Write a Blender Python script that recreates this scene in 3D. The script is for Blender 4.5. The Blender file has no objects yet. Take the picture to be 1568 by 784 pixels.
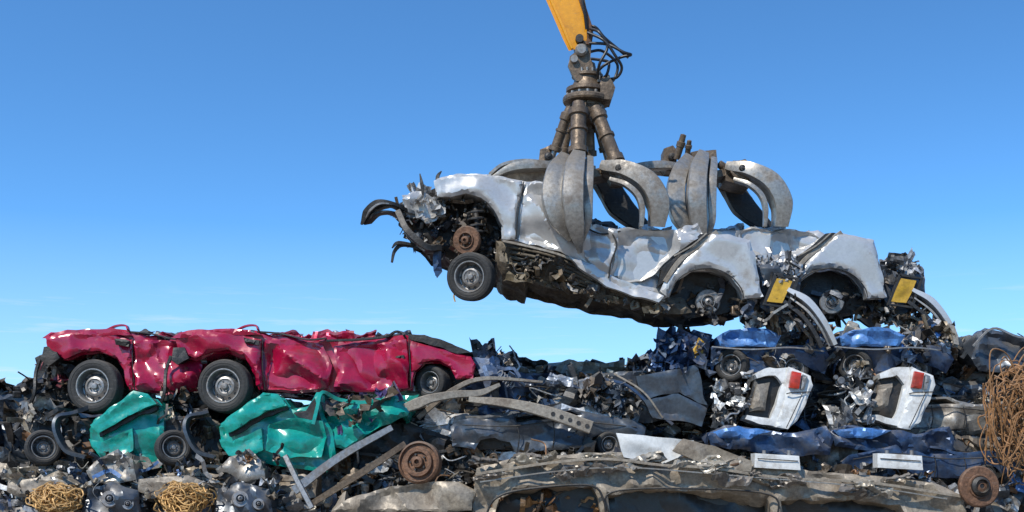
import bpy, math, random
from mathutils import Vector, Matrix, noise, geometry
R = random.Random(7)
D = 13.0; ZC = 1.6; PX = 142.0; ZB = 1.2
def P(u, v, y=0.0):
    s = (D + y) / D
    return Vector(((u - 784) / PX * s, y, ZC + ((784 - v) / PX + ZB - ZC) * s))
scene = bpy.context.scene

# ---------------------------------------------------------------- materials
def nd(nt, t, **k):
    n = nt.nodes.new(t)
    for a, b in k.items(): setattr(n, a, b)
    return n
def base_mat(name):
    m = bpy.data.materials.new(name); m.use_nodes = True
    nt = m.node_tree; nt.nodes.clear()
    o = nd(nt, 'ShaderNodeOutputMaterial'); b = nd(nt, 'ShaderNodeBsdfPrincipled')
    nt.links.new(b.outputs[0], o.inputs[0])
    return m, nt, b
def noise_n(nt, vec, scale, detail=5, rough=.6):
    n = nd(nt, 'ShaderNodeTexNoise'); n.inputs['Scale'].default_value = scale
    n.inputs['Detail'].default_value = detail; n.inputs['Roughness'].default_value = rough
    nt.links.new(vec, n.inputs['Vector']); return n
def ramp(nt, fac, a, b, ca=(0,0,0,1), cb=(1,1,1,1)):
    r = nd(nt, 'ShaderNodeValToRGB'); r.color_ramp.elements[0].position = a; r.color_ramp.elements[1].position = b
    r.color_ramp.elements[0].color = ca; r.color_ramp.elements[1].color = cb
    nt.links.new(fac, r.inputs[0]); return r
def mixc(nt, fac, a, b, mode='MIX'):
    m = nd(nt, 'ShaderNodeMix', data_type='RGBA', blend_type=mode)
    for s, x in ((0, fac), (6, a), (7, b)):
        if isinstance(x, (int, float)): m.inputs[s].default_value = x
        elif isinstance(x, tuple): m.inputs[s].default_value = (*x[:3], 1)
        else: nt.links.new(x, m.inputs[s])
    return m.outputs[2]
def surf(name, col=None, metal=0., rough=.5, dirt=.35, dirtcol=(.07,.05,.035), bump=.25, bscale=14, var=.35, spec=.5, coat=0., dust=.4):
    m, nt, b = base_mat(name)
    tc = nd(nt, 'ShaderNodeTexCoord'); v = tc.outputs['Object']
    if col is None:
        at = nd(nt, 'ShaderNodeAttribute', attribute_name='Col'); c0 = at.outputs['Color']
    else: c0 = tuple(col)
    n1 = noise_n(nt, v, 3.3, 6, .72); n2 = noise_n(nt, v, 28, 3, .7)
    lo = 1 - var; hi = 1 + var
    r2 = ramp(nt, n2.outputs[0], .3, .7, (lo, lo, lo, 1), (hi, hi, hi, 1))
    c = mixc(nt, 1.0, c0, r2.outputs[0], 'MULTIPLY')
    r1 = ramp(nt, n1.outputs[0], .62 - dirt * .4, .72 - dirt * .2)
    dm = nd(nt, 'ShaderNodeMath', operation='MULTIPLY'); dm.inputs[1].default_value = min(1, .35 + dirt)
    nt.links.new(r1.outputs[0], dm.inputs[0])
    c = mixc(nt, dm.outputs[0], c, dirtcol)
    mp = nd(nt, 'ShaderNodeMapping'); mp.inputs['Scale'].default_value = (3, 3, 60); mp.inputs['Rotation'].default_value = (0, .25, 0)
    nt.links.new(v, mp.inputs[0]); n3 = noise_n(nt, mp.outputs[0], 2.2, 2, .6)
    r3 = ramp(nt, n3.outputs[0], .66, .72)
    sm = nd(nt, 'ShaderNodeMath', operation='MULTIPLY'); sm.inputs[1].default_value = .3
    nt.links.new(r3.outputs[0], sm.inputs[0])
    c = mixc(nt, sm.outputs[0], c, (.22, .2, .18))
    # dust settled on upward-facing metal
    ge = nd(nt, 'ShaderNodeNewGeometry'); sx = nd(nt, 'ShaderNodeSeparateXYZ'); nt.links.new(ge.outputs['Normal'], sx.inputs[0])
    mr = nd(nt, 'ShaderNodeMapRange'); mr.inputs[1].default_value = .25; mr.inputs[2].default_value = .95; mr.inputs[4].default_value = dust
    nt.links.new(sx.outputs[2], mr.inputs[0])
    du = nd(nt, 'ShaderNodeMath', operation='MULTIPLY'); rn = ramp(nt, n1.outputs[0], .35, .6)
    nt.links.new(mr.outputs[0], du.inputs[0]); nt.links.new(rn.outputs[0], du.inputs[1])
    c = mixc(nt, du.outputs[0], c, (.34, .30, .245))
    nt.links.new(c, b.inputs['Base Color'])
    ad = nd(nt, 'ShaderNodeMath', operation='MAXIMUM'); nt.links.new(dm.outputs[0], ad.inputs[0]); nt.links.new(du.outputs[0], ad.inputs[1])
    rr = nd(nt, 'ShaderNodeMath', operation='MULTIPLY_ADD'); rr.inputs[1].default_value = .4; rr.inputs[2].default_value = rough
    nt.links.new(ad.outputs[0], rr.inputs[0]); nt.links.new(rr.outputs[0], b.inputs['Roughness'])
    mm = nd(nt, 'ShaderNodeMath', operation='MULTIPLY_ADD'); mm.inputs[1].default_value = -metal; mm.inputs[2].default_value = metal
    nt.links.new(ad.outputs[0], mm.inputs[0]); nt.links.new(mm.outputs[0], b.inputs['Metallic'])
    b.inputs['Specular IOR Level'].default_value = spec
    b.inputs['Coat Weight'].default_value = coat; b.inputs['Coat Roughness'].default_value = .12
    nb = noise_n(nt, v, bscale, 4, .6)
    bp = nd(nt, 'ShaderNodeBump'); bp.inputs['Strength'].default_value = bump; bp.inputs['Distance'].default_value = .02
    nt.links.new(nb.outputs[0], bp.inputs['Height']); nt.links.new(bp.outputs[0], b.inputs['Normal'])
    return m
M = dict(
 silver=surf('silver_paint', (.47,.46,.445), .42, .33, .16, (.11,.09,.07), .05, 7, .08, dust=.12),
 red=surf('crimson_paint', (.31,.003,.033), .05, .27, .20, (.045,.010,.014), .05, 7, .15, coat=.5, dust=.12),
 teal=surf('teal_paint', (.0,.25,.195), .05, .26, .22, (.015,.05,.04), .06, 8, .2, dust=.12, coat=.5),
 blue=surf('blue_paint', (.06,.17,.40), .2, .35, .3, (.05,.05,.05), .12, 9, .3, dust=.2),
 navy=surf('navy_paint', (.03,.055,.11), .35, .3, .34, (.055,.05,.045), .12, 9, .3),
 slate=surf('slate_paint', (.06,.073,.09), .4, .3, .3, (.07,.055,.045), .1, 9, .25),
 white=surf('white_paint', (.60,.60,.58), .0, .35, .3, (.22,.18,.13), .1, 9, .12, dust=.2),
 brown=surf('brown_crushed', (.25,.215,.17), .2, .45, .38, (.08,.057,.04), .3, 12, .35),
 tan=surf('tan_crushed', (.27,.225,.17), .2, .45, .36, (.085,.06,.04), .3, 12, .35, dust=.5),
 under=surf('underbody', (.10,.08,.055), .1, .65, .4, (.03,.024,.019), .7, 14, .5),
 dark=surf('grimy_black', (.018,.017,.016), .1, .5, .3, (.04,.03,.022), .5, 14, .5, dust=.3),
 rubber=surf('tyre_rubber', (.018,.0175,.017), 0, .75, .2, (.045,.04,.033), .3, 30, .3, dust=.3),
 rim=surf('steel_rim', (.26,.25,.24), .6, .4, .35, (.07,.05,.035), .15, 25, .3),
 rust=surf('rusty_iron', (.13,.065,.035), .2, .7, .35, (.05,.03,.02), .6, 20, .5),
 claw=surf('worn_steel', (.29,.27,.24), .6, .38, .38, (.08,.058,.04), .12, 9, .3),
 clawdk=surf('greasy_steel', (.14,.098,.062), .4, .42, .42, (.035,.024,.017), .4, 16, .45),
 boom=surf('yellow_paint', (.70,.30,.006), 0, .35, .18, (.22,.09,.02), .08, 10, .12, dust=.1, coat=.2),
 plate=surf('yellow_plate', (.46,.27,.02), 0, .45, .4, (.15,.09,.02), .2, 12, .2),
 redlens=surf('red_lens', (.42,.03,.012), 0, .25, .3, (.1,.02,.01), .1, 12, .2),
 hose=surf('black_hose', (.012,.012,.013), 0, .4, .2, (.04,.03,.025), .1, 20, .3),
 glass=surf('dusty_glass', (.02,.022,.023), 0, .3, .45, (.06,.055,.05), .15, 6, .2),
 wire=surf('rusty_wire', (.30,.15,.06), .3, .55, .3, (.1,.05,.02), .3, 25, .4),
 gold=surf('brass_wire', (.50,.29,.10), .3, .5, .25, (.16,.09,.035), .3, 25, .5),
 scrap=surf('mixed_scrap', None, .4, .38, .28, (.075,.055,.042), .25, 14, .4),
)
# ---------------------------------------------------------------- mesh tools
class MB:
    def __init__(s): s.v = []; s.f = []; s.c = []
    def add(s, vs, fs, col=(.2,.2,.2)):
        o = len(s.v); s.v += [tuple(p) for p in vs]; s.f += [tuple(i + o for i in f) for f in fs]; s.c += [(*col, 1)] * len(vs)
class Thing:
    def __init__(s, name, loc):
        s.e = bpy.data.objects.new(name, None); s.e.empty_display_size = .3
        scene.collection.objects.link(s.e); s.loc = Vector(loc); s.e.location = s.loc; s.parts = {}
    def mb(s, part, mat, smooth=True):
        if part not in s.parts: s.parts[part] = (MB(), mat, smooth)
        return s.parts[part][0]
    def done(s):
        for part, (mb, mat, smooth) in s.parts.items():
            if not mb.v: continue
            me = bpy.data.meshes.new(part); me.from_pydata(mb.v, [], mb.f); me.update()
            at = me.color_attributes.new('Col', 'FLOAT_COLOR', 'POINT')
            at.data.foreach_set('color', [x for c in mb.c for x in c])
            me.polygons.foreach_set('use_smooth', [True] * len(me.polygons))
            me.set_sharp_from_angle(angle=math.radians(24 if smooth else 18))
            me.materials.append(M[mat])
            ob = bpy.data.objects.new(part, me); scene.collection.objects.link(ob)
            ob.parent = s.e; ob.matrix_parent_inverse = Matrix.Translation(-s.loc)
def fold(x, z, seed, f=1.6):
    h = 0; a = .8; f0 = f
    wx = x + .25 * noise.noise(Vector((x*1.5, z*1.5, seed+20))); wz = z + .25 * noise.noise(Vector((x*1.5, z*1.5, seed+31)))
    for k in range(2):
        n = noise.noise(Vector((x * f + seed * 3.1, z * f * .8 + x * f * .35, seed * 7.7 + k)))
        h += a * (abs(n) * 2 - .35); a *= .45; f *= 2.1
    h += 1.8 * (noise.voronoi(Vector((wx*f0*1.0, wz*f0*1.5 + wx*f0*.5, seed*5.3)))[0][0] - .45)
    h += .3 * (noise.voronoi(Vector((wx*f0*2.3 + wz*f0, wz*f0*2.7, seed*2.3)))[0][0] - .45)
    return h
def inside(x, z, poly):
    c = False; n = len(poly); j = n - 1
    for i in range(n):
        xi, zi = poly[i]; xj, zj = poly[j]
        if (zi > z) != (zj > z) and x < (xj - xi) * (z - zi) / (zj - zi) + xi: c = not c
        j = i
    return c
def dseg(px, pz, a, b):
    dx = b[0] - a[0]; dz = b[1] - a[1]; L = dx * dx + dz * dz
    t = 0 if L == 0 else max(0, min(1, ((px - a[0]) * dx + (pz - a[1]) * dz) / L))
    return math.hypot(px - a[0] - t * dx, pz - a[1] - t * dz)
def slab(mb, outline, y0, y1, step=.05, cr=.04, edge=.05, holes=(), seed=None, jag=.008, f=1.6, col=(.2,.2,.2), dx=0, tilt=0.):
    if seed is None: seed = R.random() * 50
    def prep(ol):
        w = [P(u + dx, v, y0) for u, v in ol]; w = [(p.x, p.z) for p in w]; out = []
        for i in range(len(w)):
            a = w[i]; b = w[(i + 1) % len(w)]; n = max(1, int(math.hypot(b[0]-a[0], b[1]-a[1]) / step))
            for k in range(n):
                t = k / n; x = a[0] + (b[0]-a[0]) * t; z = a[1] + (b[1]-a[1]) * t
                x += jag * 2.5 * noise.noise(Vector((x*7, z*7, seed))); z += jag * 2.5 * noise.noise(Vector((x*7, z*7, seed + 9)))
                out.append((x, z))
        return w, out
    loops = [prep(outline)] + [prep(h) for h in holes]
    pts = []; edges = []
    for w, o in loops:
        s = len(pts); pts += o; edges += [(s + i, s + (i + 1) % len(o)) for i in range(len(o))]
    xs = [p[0] for p in loops[0][1]]; zs = [p[1] for p in loops[0][1]]
    segs = [(w[i], w[(i + 1) % len(w)]) for w, o in loops for i in range(len(w))]
    rr = random.Random(int(seed * 100))
    x = min(xs)
    while x < max(xs):
        z = min(zs)
        while z < max(zs):
            a = x + rr.uniform(-.3, .3) * step; b = z + rr.uniform(-.3, .3) * step
            if inside(a, b, loops[0][1]) and not any(inside(a, b, o) for w, o in loops[1:]) and min(dseg(a, b, *sg) for sg in segs) > step * .45:
                pts.append((a, b))
            z += step
        x += step
    r = geometry.delaunay_2d_cdt([Vector(p) for p in pts], edges, [], 0, 1e-5)
    V = r[0]; F = []
    for fc in r[2]:
        cx = sum(V[i].x for i in fc) / len(fc); cz = sum(V[i].y for i in fc) / len(fc)
        if inside(cx, cz, loops[0][1]) and not any(inside(cx, cz, o) for w, o in loops[1:]): F.append(tuple(fc))
    cnt = {}
    for fc in F:
        for i in range(len(fc)):
            e = (fc[i], fc[(i + 1) % len(fc)]); k = tuple(sorted(e)); cnt.setdefault(k, []).append(e)
    be = [l[0] for l in cnt.values() if len(l) == 1]
    zmid = sum(zs) / len(zs)
    vs = []
    for p in V:
        d = min(dseg(p.x, p.y, *sg) for sg in segs); e = 0
        if edge > 0 and d < edge: t = 1 - d / edge; e = edge * (1 - math.sqrt(max(0, 1 - t * t * .98)))
        vs.append(Vector((p.x, y0 + e + cr * fold(p.x, p.y, seed, f) * min(1, .35 + d / .1) + tilt * (p.y - zmid), p.y)))
    mb.add(vs, F, col)
    bi = sorted({i for e in be for i in e}); idx = {b: n for n, b in enumerate(bi)}; m = len(bi)
    L = max(1, min(10, int((y1 - y0) / .12))); rv = [vs[i] for i in bi]
    for k in range(1, L + 1):
        t = k / L
        for i in bi:
            p = vs[i]; y = p.y + (y1 - p.y) * t
            q = .8 * cr * fold(p.x + y, p.z - y, seed + 4, f) * min(1, (y1-y0) * 2)
            rv.append(Vector((p.x, y, p.z - abs(q) * (1 if p.z > zmid else -1))))
    rf = []
    for a, b in be:
        for k in range(L):
            rf.append((idx[a] + k*m, idx[a] + (k+1)*m, idx[b] + (k+1)*m, idx[b] + k*m))
    mb.add(rv, rf, col)
    mb.add([Vector((p.x, y1, p.z)) for p in vs], [tuple(reversed(q)) for q in F], col)
def catmull(pts, n=6):
    if len(pts) < 3: return [Vector(p) for p in pts]
    q = [pts[0] * 2 - pts[1]] + list(pts) + [pts[-1] * 2 - pts[-2]]; out = []
    for i in range(1, len(q) - 2):
        a, b, c, d = q[i-1:i+3]
        for k in range(n):
            t = k / n
            out.append(.5 * ((2*b) + (c-a)*t + (2*a-5*b+4*c-d)*t*t + (3*b-a-3*c+d)*t**3))
    out.append(Vector(pts[-1])); return out
SEC = {'round': [(math.cos(i*math.pi/8), math.sin(i*math.pi/8)) for i in range(16)],
       'tri': [(math.cos(i*2*math.pi/6), math.sin(i*2*math.pi/6)) for i in range(6)],
       'rect': [(1,.85),(.85,1),(-.85,1),(-1,.85),(-1,-.85),(-.85,-1),(.85,-1),(1,-.85)],
       'claw': [(1,.8),(.9,1),(-.9,1),(-1,.8),(-1,-.8),(-.9,-.95),(-.2,-1),(.2,-1),(.9,-.95),(1,-.8)],
       'chan': [(1,1),(-1,1),(-1,-1),(1,-1),(1,-.7),(-.6,-.7),(-.6,.7),(1,.7)]}
def sweep(mb, pts, wa, wb=None, ref=Vector((0,1,0)), sec='round', col=(.2,.2,.2), caps=True):
    n = len(pts); S = SEC[sec]; m = len(S)
    def w(x, i):
        if isinstance(x, (int, float)): return x
        t = i / (n - 1) * (len(x) - 1); k = min(int(t), len(x) - 2); return x[k] + (x[k+1] - x[k]) * (t - k)
    vs = []; pa = None
    for i in range(n):
        t = pts[min(i+1, n-1)] - pts[max(i-1, 0)]
        if t.length < 1e-6: t = Vector((0,0,1))
        t.normalize(); a = t.cross(ref)
        if a.length < .05: a = pa.copy() if pa else t.cross(Vector((1,.1,0)))
        a.normalize(); b = a.cross(t)
        if pa and a.dot(pa) < 0 and sec in ('round', 'tri'): a = -a; b = -b
        pa = a; A = w(wa, i); B = w(wb, i) if wb is not None else A
        vs += [pts[i] + a * (x * A) + b * (y * B) for x, y in S]
    fs = [(i*m + j, i*m + (j+1) % m, (i+1)*m + (j+1) % m, (i+1)*m + j) for i in range(n-1) for j in range(m)]
    if caps: fs += [tuple(range(m-1, -1, -1)), tuple((n-1)*m + j for j in range(m))]
    mb.add(vs, fs, col)
def tube(mb, uvy, r, sec='round', col=(.2,.2,.2), sm=6, dx=0, wb=None, dy=0):
    pts = [P(u + dx, v, y + dy) for u, v, y in uvy]
    sweep(mb, catmull(pts, sm) if sm else pts, r, wb, sec=sec, col=col)
def lathe(mb, c, axis, prof, n=40, col=(.2,.2,.2)):
    ax = Vector(axis).normalized(); a = ax.cross(Vector((0,0,1)))
    if a.length < .05: a = ax.cross(Vector((1,0,0)))
    a.normalize(); b = ax.cross(a); vs = []; m = len(prof)
    for i in range(n):
        t = 2*math.pi*i/n
        for r, h in prof: vs.append(c + ax*h + (a*math.cos(t) + b*math.sin(t))*r)
    mb.add(vs, [(i*m+j, ((i+1)%n)*m+j, ((i+1)%n)*m+j+1, i*m+j+1) for i in range(n) for j in range(m-1)], col)
def wheel(T, u, v, y, rpx, axis=(0,-1,0), w=.19):
    c = P(u, v, y); r = rpx / PX * (D + y) / D; h = w / 2
    ty = T.mb('tyre', 'rubber'); rm = T.mb('rim', 'rim'); dk = T.mb('rim_hole', 'dark')
    pr = [(.60,-.8),(.9,-1),(.97,-.85),(1,-.6),(1,-.34),(.965,-.32),(.965,-.26),(1,-.24),(1,-.04),(.965,-.03),(.965,.03),(1,.04),(1,.24),(.965,.26),(.965,.32),(1,.34),(1,.6),(.985,.8),(.95,.93),(.88,1),(.84,1.03),(.83,.99),(.76,1.0),(.70,.93),(.66,.85),(.60,.8)]
    lathe(ty, c, axis, [(a*r, b*h) for a, b in pr], 56)
    pr = [(.58,-.8),(.60,.7),(.65,.84),(.645,.92),(.61,.92),(.585,.82),(.565,.2),(.54,-.15),(.50,-.2),(.43,.0),(.36,.35),(.29,.42),(.26,.3),(.2,.25),(.13,.27),(.12,.55),(.09,.62),(0,.64)]
    lathe(rm, c, axis, [(a*r, b*h) for a, b in pr], 48)
    ax = Vector(axis).normalized(); a = ax.cross(Vector((0,0,1))).normalized(); b = ax.cross(a)
    for i in range(10):
        t = i*math.pi/5; p = c + (a*math.cos(t) + b*math.sin(t))*r*.455 + ax*h*-.07
        lathe(dk, p, ax, [(r*.05, 0), (r*.05, .014), (0, .014)], 10)
    for i in range(4):
        t = i*math.pi/2 + .4; p = c + (a*math.cos(t) + b*math.sin(t))*r*.19 + ax*h*.25
        lathe(rm, p, ax, [(r*.03, 0), (r*.03, .03), (0, .035)], 6)
def disc(T, part, mat, u, v, y, rpx, axis, rings=((1,-.04),(1,.0),(.93,.012),(.6,.012),(.56,.03),(.5,.03),(.45,-.005),(.3,.0),(.27,.05),(.12,.06),(.1,.03),(0,.03))):
    c = P(u, v, y); r = rpx/PX*(D+y)/D
    lathe(T.mb(part, mat), c, axis, [(a*r, h) for a, h in rings], 44)
    ax = Vector(axis).normalized(); a = ax.cross(Vector((0,0,1))).normalized(); b = ax.cross(a)
    for i in range(5):
        t = i*math.pi*.4; lathe(T.mb(part+'_bolt', 'dark'), c + (a*math.cos(t)+b*math.sin(t))*r*.37, ax, [(r*.05,0),(r*.05,.035),(0,.035)], 8)
PAL_DK = [(.02,.02,.02),(.035,.033,.03),(.05,.045,.04),(.025,.03,.04),(.07,.055,.04),(.10,.07,.045)]
PAL_MIX = PAL_DK + [(.12,.12,.12),(.22,.22,.22),(.34,.34,.34),(.2,.16,.11),(.18,.09,.04),(.06,.09,.14),(.3,.26,.2),(.42,.40,.37)]
PAL_LT = PAL_MIX + [(.5,.5,.5),(.6,.6,.58),(.4,.38,.35),(.1,.18,.34)]
PAL_RUST = [(.18,.09,.04),(.12,.07,.04),(.25,.14,.06),(.05,.04,.03),(.2,.16,.12)]
PAL_PAN = [(.05,.065,.085),(.025,.027,.03),(.14,.135,.13),(.2,.17,.13),(.04,.07,.13),(.3,.29,.27),(.11,.09,.07),(.2,.21,.22),(.36,.33,.28),(.42,.42,.42)]
def rot(facing=.5):
    return Matrix.Rotation(R.uniform(-1.3, 1.3) * facing * 2, 3, 'X') @ Matrix.Rotation(R.uniform(-math.pi, math.pi), 3, 'Y') @ Matrix.Rotation(R.uniform(-1.2, 1.2) * facing * 2, 3, 'Z')
def piece(mb, c, s, col, kind=None):
    k = kind or R.choices(['plate','pipe','beam','box','ring','spring','strip'], [50, 12, 12, 9, 2, 1, 14])[0]
    m = rot()
    if k in ('plate', 'panel'):
        n = 5; n2 = 5; sx = s*R.uniform(.5,1.1); sz = s*R.uniform(.3,.8); am = .28; sd = R.random()*90; vs = []; bend = R.uniform(-.6,.6)
        if k == 'panel':
            n = 16; n2 = 7; sx = s; sz = s*R.uniform(.18,.45); am = .14
            m = Matrix.Rotation(R.uniform(-.3,.3), 3, 'Y') @ Matrix.Rotation(R.uniform(-.8,.5), 3, 'X') @ Matrix.Rotation(R.uniform(-.3,.3), 3, 'Z')
        ck = [(R.uniform(-.2,.2), R.uniform(-.2,.2)) for _ in range(4)]
        for i in range(n+1):
            for j in range(n2+1):
                a = i/n; b = j/n2
                q4 = ((1-a)*(1-b), a*(1-b), (1-a)*b, a*b)
                ox = sum(w*q[0] for w, q in zip(q4, ck)); oz = sum(w*q[1] for w, q in zip(q4, ck))
                x = (a-.5+ox)*sx; z = (b-.5+oz)*sz + (.06*s*noise.noise(Vector((a*5, b*2, sd))) if k == 'panel' else 0)
                y = s*(am*fold(a*1.2, b*(1.2 if k == 'plate' else .6), sd, 1.5 if k == 'plate' else 2.4) + bend*(a-.5)**2)
                if k == 'panel' and j in (0, n2): y += .04
                vs.append(c + m @ Vector((x, y, z)))
        fs = [(i*(n2+1)+j, (i+1)*(n2+1)+j, (i+1)*(n2+1)+j+1, i*(n2+1)+j+1) for i in range(n) for j in range(n2)]
        mb.add(vs, fs, col)
    elif k in ('pipe', 'beam', 'strip'):
        L = s*R.uniform(.8,1.8); p = [Vector((-L/2 + L*i/3, R.uniform(-.18,.18)*L, R.uniform(-.18,.18)*L)) for i in range(4)]
        p = [c + m @ q for q in p]
        if k == 'pipe': sweep(mb, catmull(p, 4), s*R.uniform(.02,.05), sec='tri', col=col)
        elif k == 'beam': sweep(mb, catmull(p, 2), s*R.uniform(.05,.11), s*R.uniform(.04,.09), sec='chan', col=col)
        else: sweep(mb, catmull(p, 3), s*R.uniform(.05,.14), s*.012, sec='rect', ref=Vector((R.uniform(-.5,.5),1,R.uniform(-.5,.5))), col=col)
    elif k == 'box':
        for _ in range(R.randint(2,4)):
            q = c + m @ Vector((R.uniform(-.2,.2)*s, R.uniform(-.2,.2)*s, R.uniform(-.2,.2)*s)); d = Vector((R.uniform(.1,.25), R.uniform(.1,.2), R.uniform(.08,.2)))*s
            if R.random() < .5:
                sweep(mb, [q - m @ Vector((d.x,0,0)), q - m @ Vector((d.x*.8,0,0)), q + m @ Vector((d.x*.8,0,0)), q + m @ Vector((d.x,0,0))], [d.y*.8,d.y,d.y,d.y*.8], [d.z*.8,d.z,d.z,d.z*.8], sec='rect', col=col, ref=m @ Vector((0,1,.2)))
            else: lathe(mb, q, m @ Vector((0,1,0)), [(0,-d.x),(d.y*.8,-d.x),(d.y,-d.x*.8),(d.y,0),(d.y*.85,.01),(d.y*.85,d.x*.7),(d.y*.5,d.x),(0,d.x)], 12, col)
    elif k == 'ring':
        r = s*R.uniform(.18,.32); lathe(mb, c, m @ Vector((0,-1,0)), [(r*.3,0),(r*.35,r*.2),(r*.6,r*.1),(r*.9,r*.12),(r,0),(r,-r*.2),(r*.8,-r*.25)], 20, col)
    else:
        r = s*.13; L = s*.6; p = [c + m @ Vector((L*(i/40-.5), r*math.cos(i*.9), r*math.sin(i*.9))) for i in range(41)]
        sweep(mb, p, s*.022, sec='tri', col=col, ref=m @ Vector((1,0,0)))
def clutter(mb, poly, yr, n, sr, pal, kind=None, dx=0):
    us = [p[0] for p in poly]; vs = [p[1] for p in poly]; k = 0
    while k < n:
        u = R.uniform(min(us), max(us)); v = R.uniform(min(vs), max(vs))
        if not inside(u, v, poly): continue
        k += 1; y = yr(v) + R.uniform(-.2,.45) if callable(yr) else R.uniform(*yr)
        c = R.choice(pal); g = R.uniform(.7,1.3)
        piece(mb, P(u+dx, v, y), R.uniform(*sr) if R.random() < .8 else sr[0]*.7, tuple(x*g for x in c), kind)

# ---------------------------------------------------------------- silver wrecks
def silver(name, dx, dy, front):
    T = Thing(name, P(950+dx, 400, dy + .8))
    b = T.mb('body_shell', 'silver')
    rear = [(946,352),(962,346),(985,354),(1010,349),(1040,356),(1064,351),(1080,360),(1098,356),(1124,360),(1148,368),(1154,392),(1162,430),(1166,455),(1138,458),(1132,440),(1115,422),(1090,414),(1060,416),(1038,430),(1026,452),(1018,458),(985,450),(935,428)]
    if front:
        ol = [(668,272),(690,267),(750,268),(795,276),(838,278),(868,306),(890,322),(908,345)] + rear + [(900,408),(870,392),(820,376),(768,366),(768,345),(757,322),(738,304),(712,298),(685,302),(668,300)]
    else:
        ol = [(890,348)] + rear + [(890,408)]
    slab(b, ol, dy+.04, dy+1.5, cr=.07, dx=dx, edge=.06, seed=3, f=1.6, step=.04)
    slab(T.mb('rear_door', 'silver'), [(940,352),(965,347),(1000,352),(1030,350),(1058,356),(1070,364),(1030,392),(1002,418),(982,430),(950,430),(934,424),(944,395)], dy-.07, dy+.06, step=.025, cr=.18, dx=dx, edge=.02, f=1.7, seed=11)
    slab(T.mb('rear_fender', 'silver'), [(1092,356),(1120,359),(1150,367),(1156,392),(1164,430),(1169,454),(1140,456),(1134,438),(1115,418),(1088,408),(1056,412),(1034,428),(1022,452),(1012,444),(1024,420),(1052,392)], dy-.08, dy+.1, step=.03, cr=.03, dx=dx, edge=.06, seed=5, f=1.0)
    tube(T.mb('torn_sill', 'brown'), [(1098,356,dy-.03),(1070,376,dy-.04),(1040,400,dy-.05),(1018,432,dy-.04)], .026, 'rect', dx=dx)
    tube(T.mb('torn_sill', 'brown'), [(1082,357,dy-.08),(1060,376,dy-.09),(1032,392,dy-.08)], .008, 'rect', dx=dx)
    slab(T.mb('torn_gap', 'dark'), [(1074,358),(1090,357),(1062,382),(1036,402),(1020,428),(1006,440),(1014,412),(1040,388)], dy-.03, dy+.1, cr=.02, dx=dx, step=.035, edge=.01)
    tube(T.mb('arch_lip', 'dark'), [(1024,456,dy-.05),(1036,430,dy-.06),(1058,415,dy-.06),(1090,411,dy-.06),(1116,421,dy-.06),(1134,440,dy-.05),(1139,456,dy-.04)], .006, dx=dx)
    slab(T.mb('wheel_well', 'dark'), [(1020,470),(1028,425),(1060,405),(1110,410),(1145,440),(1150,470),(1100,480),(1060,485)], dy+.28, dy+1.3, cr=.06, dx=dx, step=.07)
    disc(T, 'rear_hub', 'rim', 1084+dx, 462, dy+.16, 19, (-.05,-1,-.1))
    tube(T.mb('rear_axle', 'dark'), [(1040,478,dy+.3),(1084,466,dy+.4),(1130,470,dy+.3)], .03, dx=dx)
    clutter(T.mb('rear_suspension', 'scrap', False), [(1035,440),(1130,435),(1150,490),(1050,492)], (dy+.1, dy+.5), 45, (.08,.25), PAL_DK, dx=dx)
    clutter(T.mb('rear_scrap', 'scrap', False), [(1130,458),(1200,462),(1225,500),(1150,496)], (dy+.0, dy+.9), 70, (.1,.3), PAL_MIX, dx=dx)
    clutter(T.mb('torn_tail', 'scrap', False), [(1155,392),(1215,396),(1222,425),(1172,432)], (dy-.05, dy+.8), 40, (.1,.26), [(.4,.4,.4),(.5,.5,.5),(.25,.25,.25),(.08,.08,.08)], 'plate', dx=dx)
    slab(T.mb('tail_panel', 'slate'), [(1160,405),(1205,400),(1228,425),(1224,470),(1190,485),(1166,470)], dy+.15, dy+1.4, cr=.10, dx=dx, step=.04)
    slab(T.mb('number_plate', 'plate'), [(1190,426),(1214,430),(1198,464),(1174,461)], dy-.04, dy-.02, step=.03, cr=.04, dx=dx, edge=0, jag=.003)
    tube(T.mb('plate_frame', 'dark'), [(1188,421,dy-.02),(1221,427,dy-.02),(1206,471,dy-.02),(1170,466,dy-.02),(1188,421,dy-.02)], .02, 'rect', sm=0, dx=dx)
    tube(T.mb('hanging_bumper', 'silver'), [(1206,446,dy+.05),(1234,462,dy),(1258,492,dy-.02),(1276,528,dy)], [.025,.04,.035,.025], 'rect', wb=.09, dx=dx)
    tube(T.mb('hanging_bumper_rib', 'claw'), [(1210,456,dy-.04),(1236,476,dy-.09),(1256,502,dy-.11),(1270,530,dy-.08)], [.008,.014,.012,.008], 'rect', dx=dx)
    tube(T.mb('hanging_bumper_trim', 'dark'), [(1200,462,dy-.02),(1228,484,dy-.04),(1246,508,dy-.06),(1258,532,dy-.05)], .022, 'rect', dx=dx)
    tube(T.mb('hanging_bumper_bracket', 'brown'), [(1180,478,dy+.2),(1215,490,dy+.1),(1240,515,dy+.1)], .016, 'rect', dx=dx)
    clutter(T.mb('bumper_debris', 'scrap', False), [(1200,455),(1235,470),(1260,520),(1240,520),(1205,480)], (dy-.02, dy+.3), 30, (.08,.22), PAL_MIX, dx=dx)
    clutter(T.mb('torn_roof_flap', 'silver'), [(930,350),(1060,352),(1060,364),(930,364)], (dy+.05, dy+1.2), 10, (.25,.5), [(.4,.4,.4)], 'panel', dx=dx)
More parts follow.
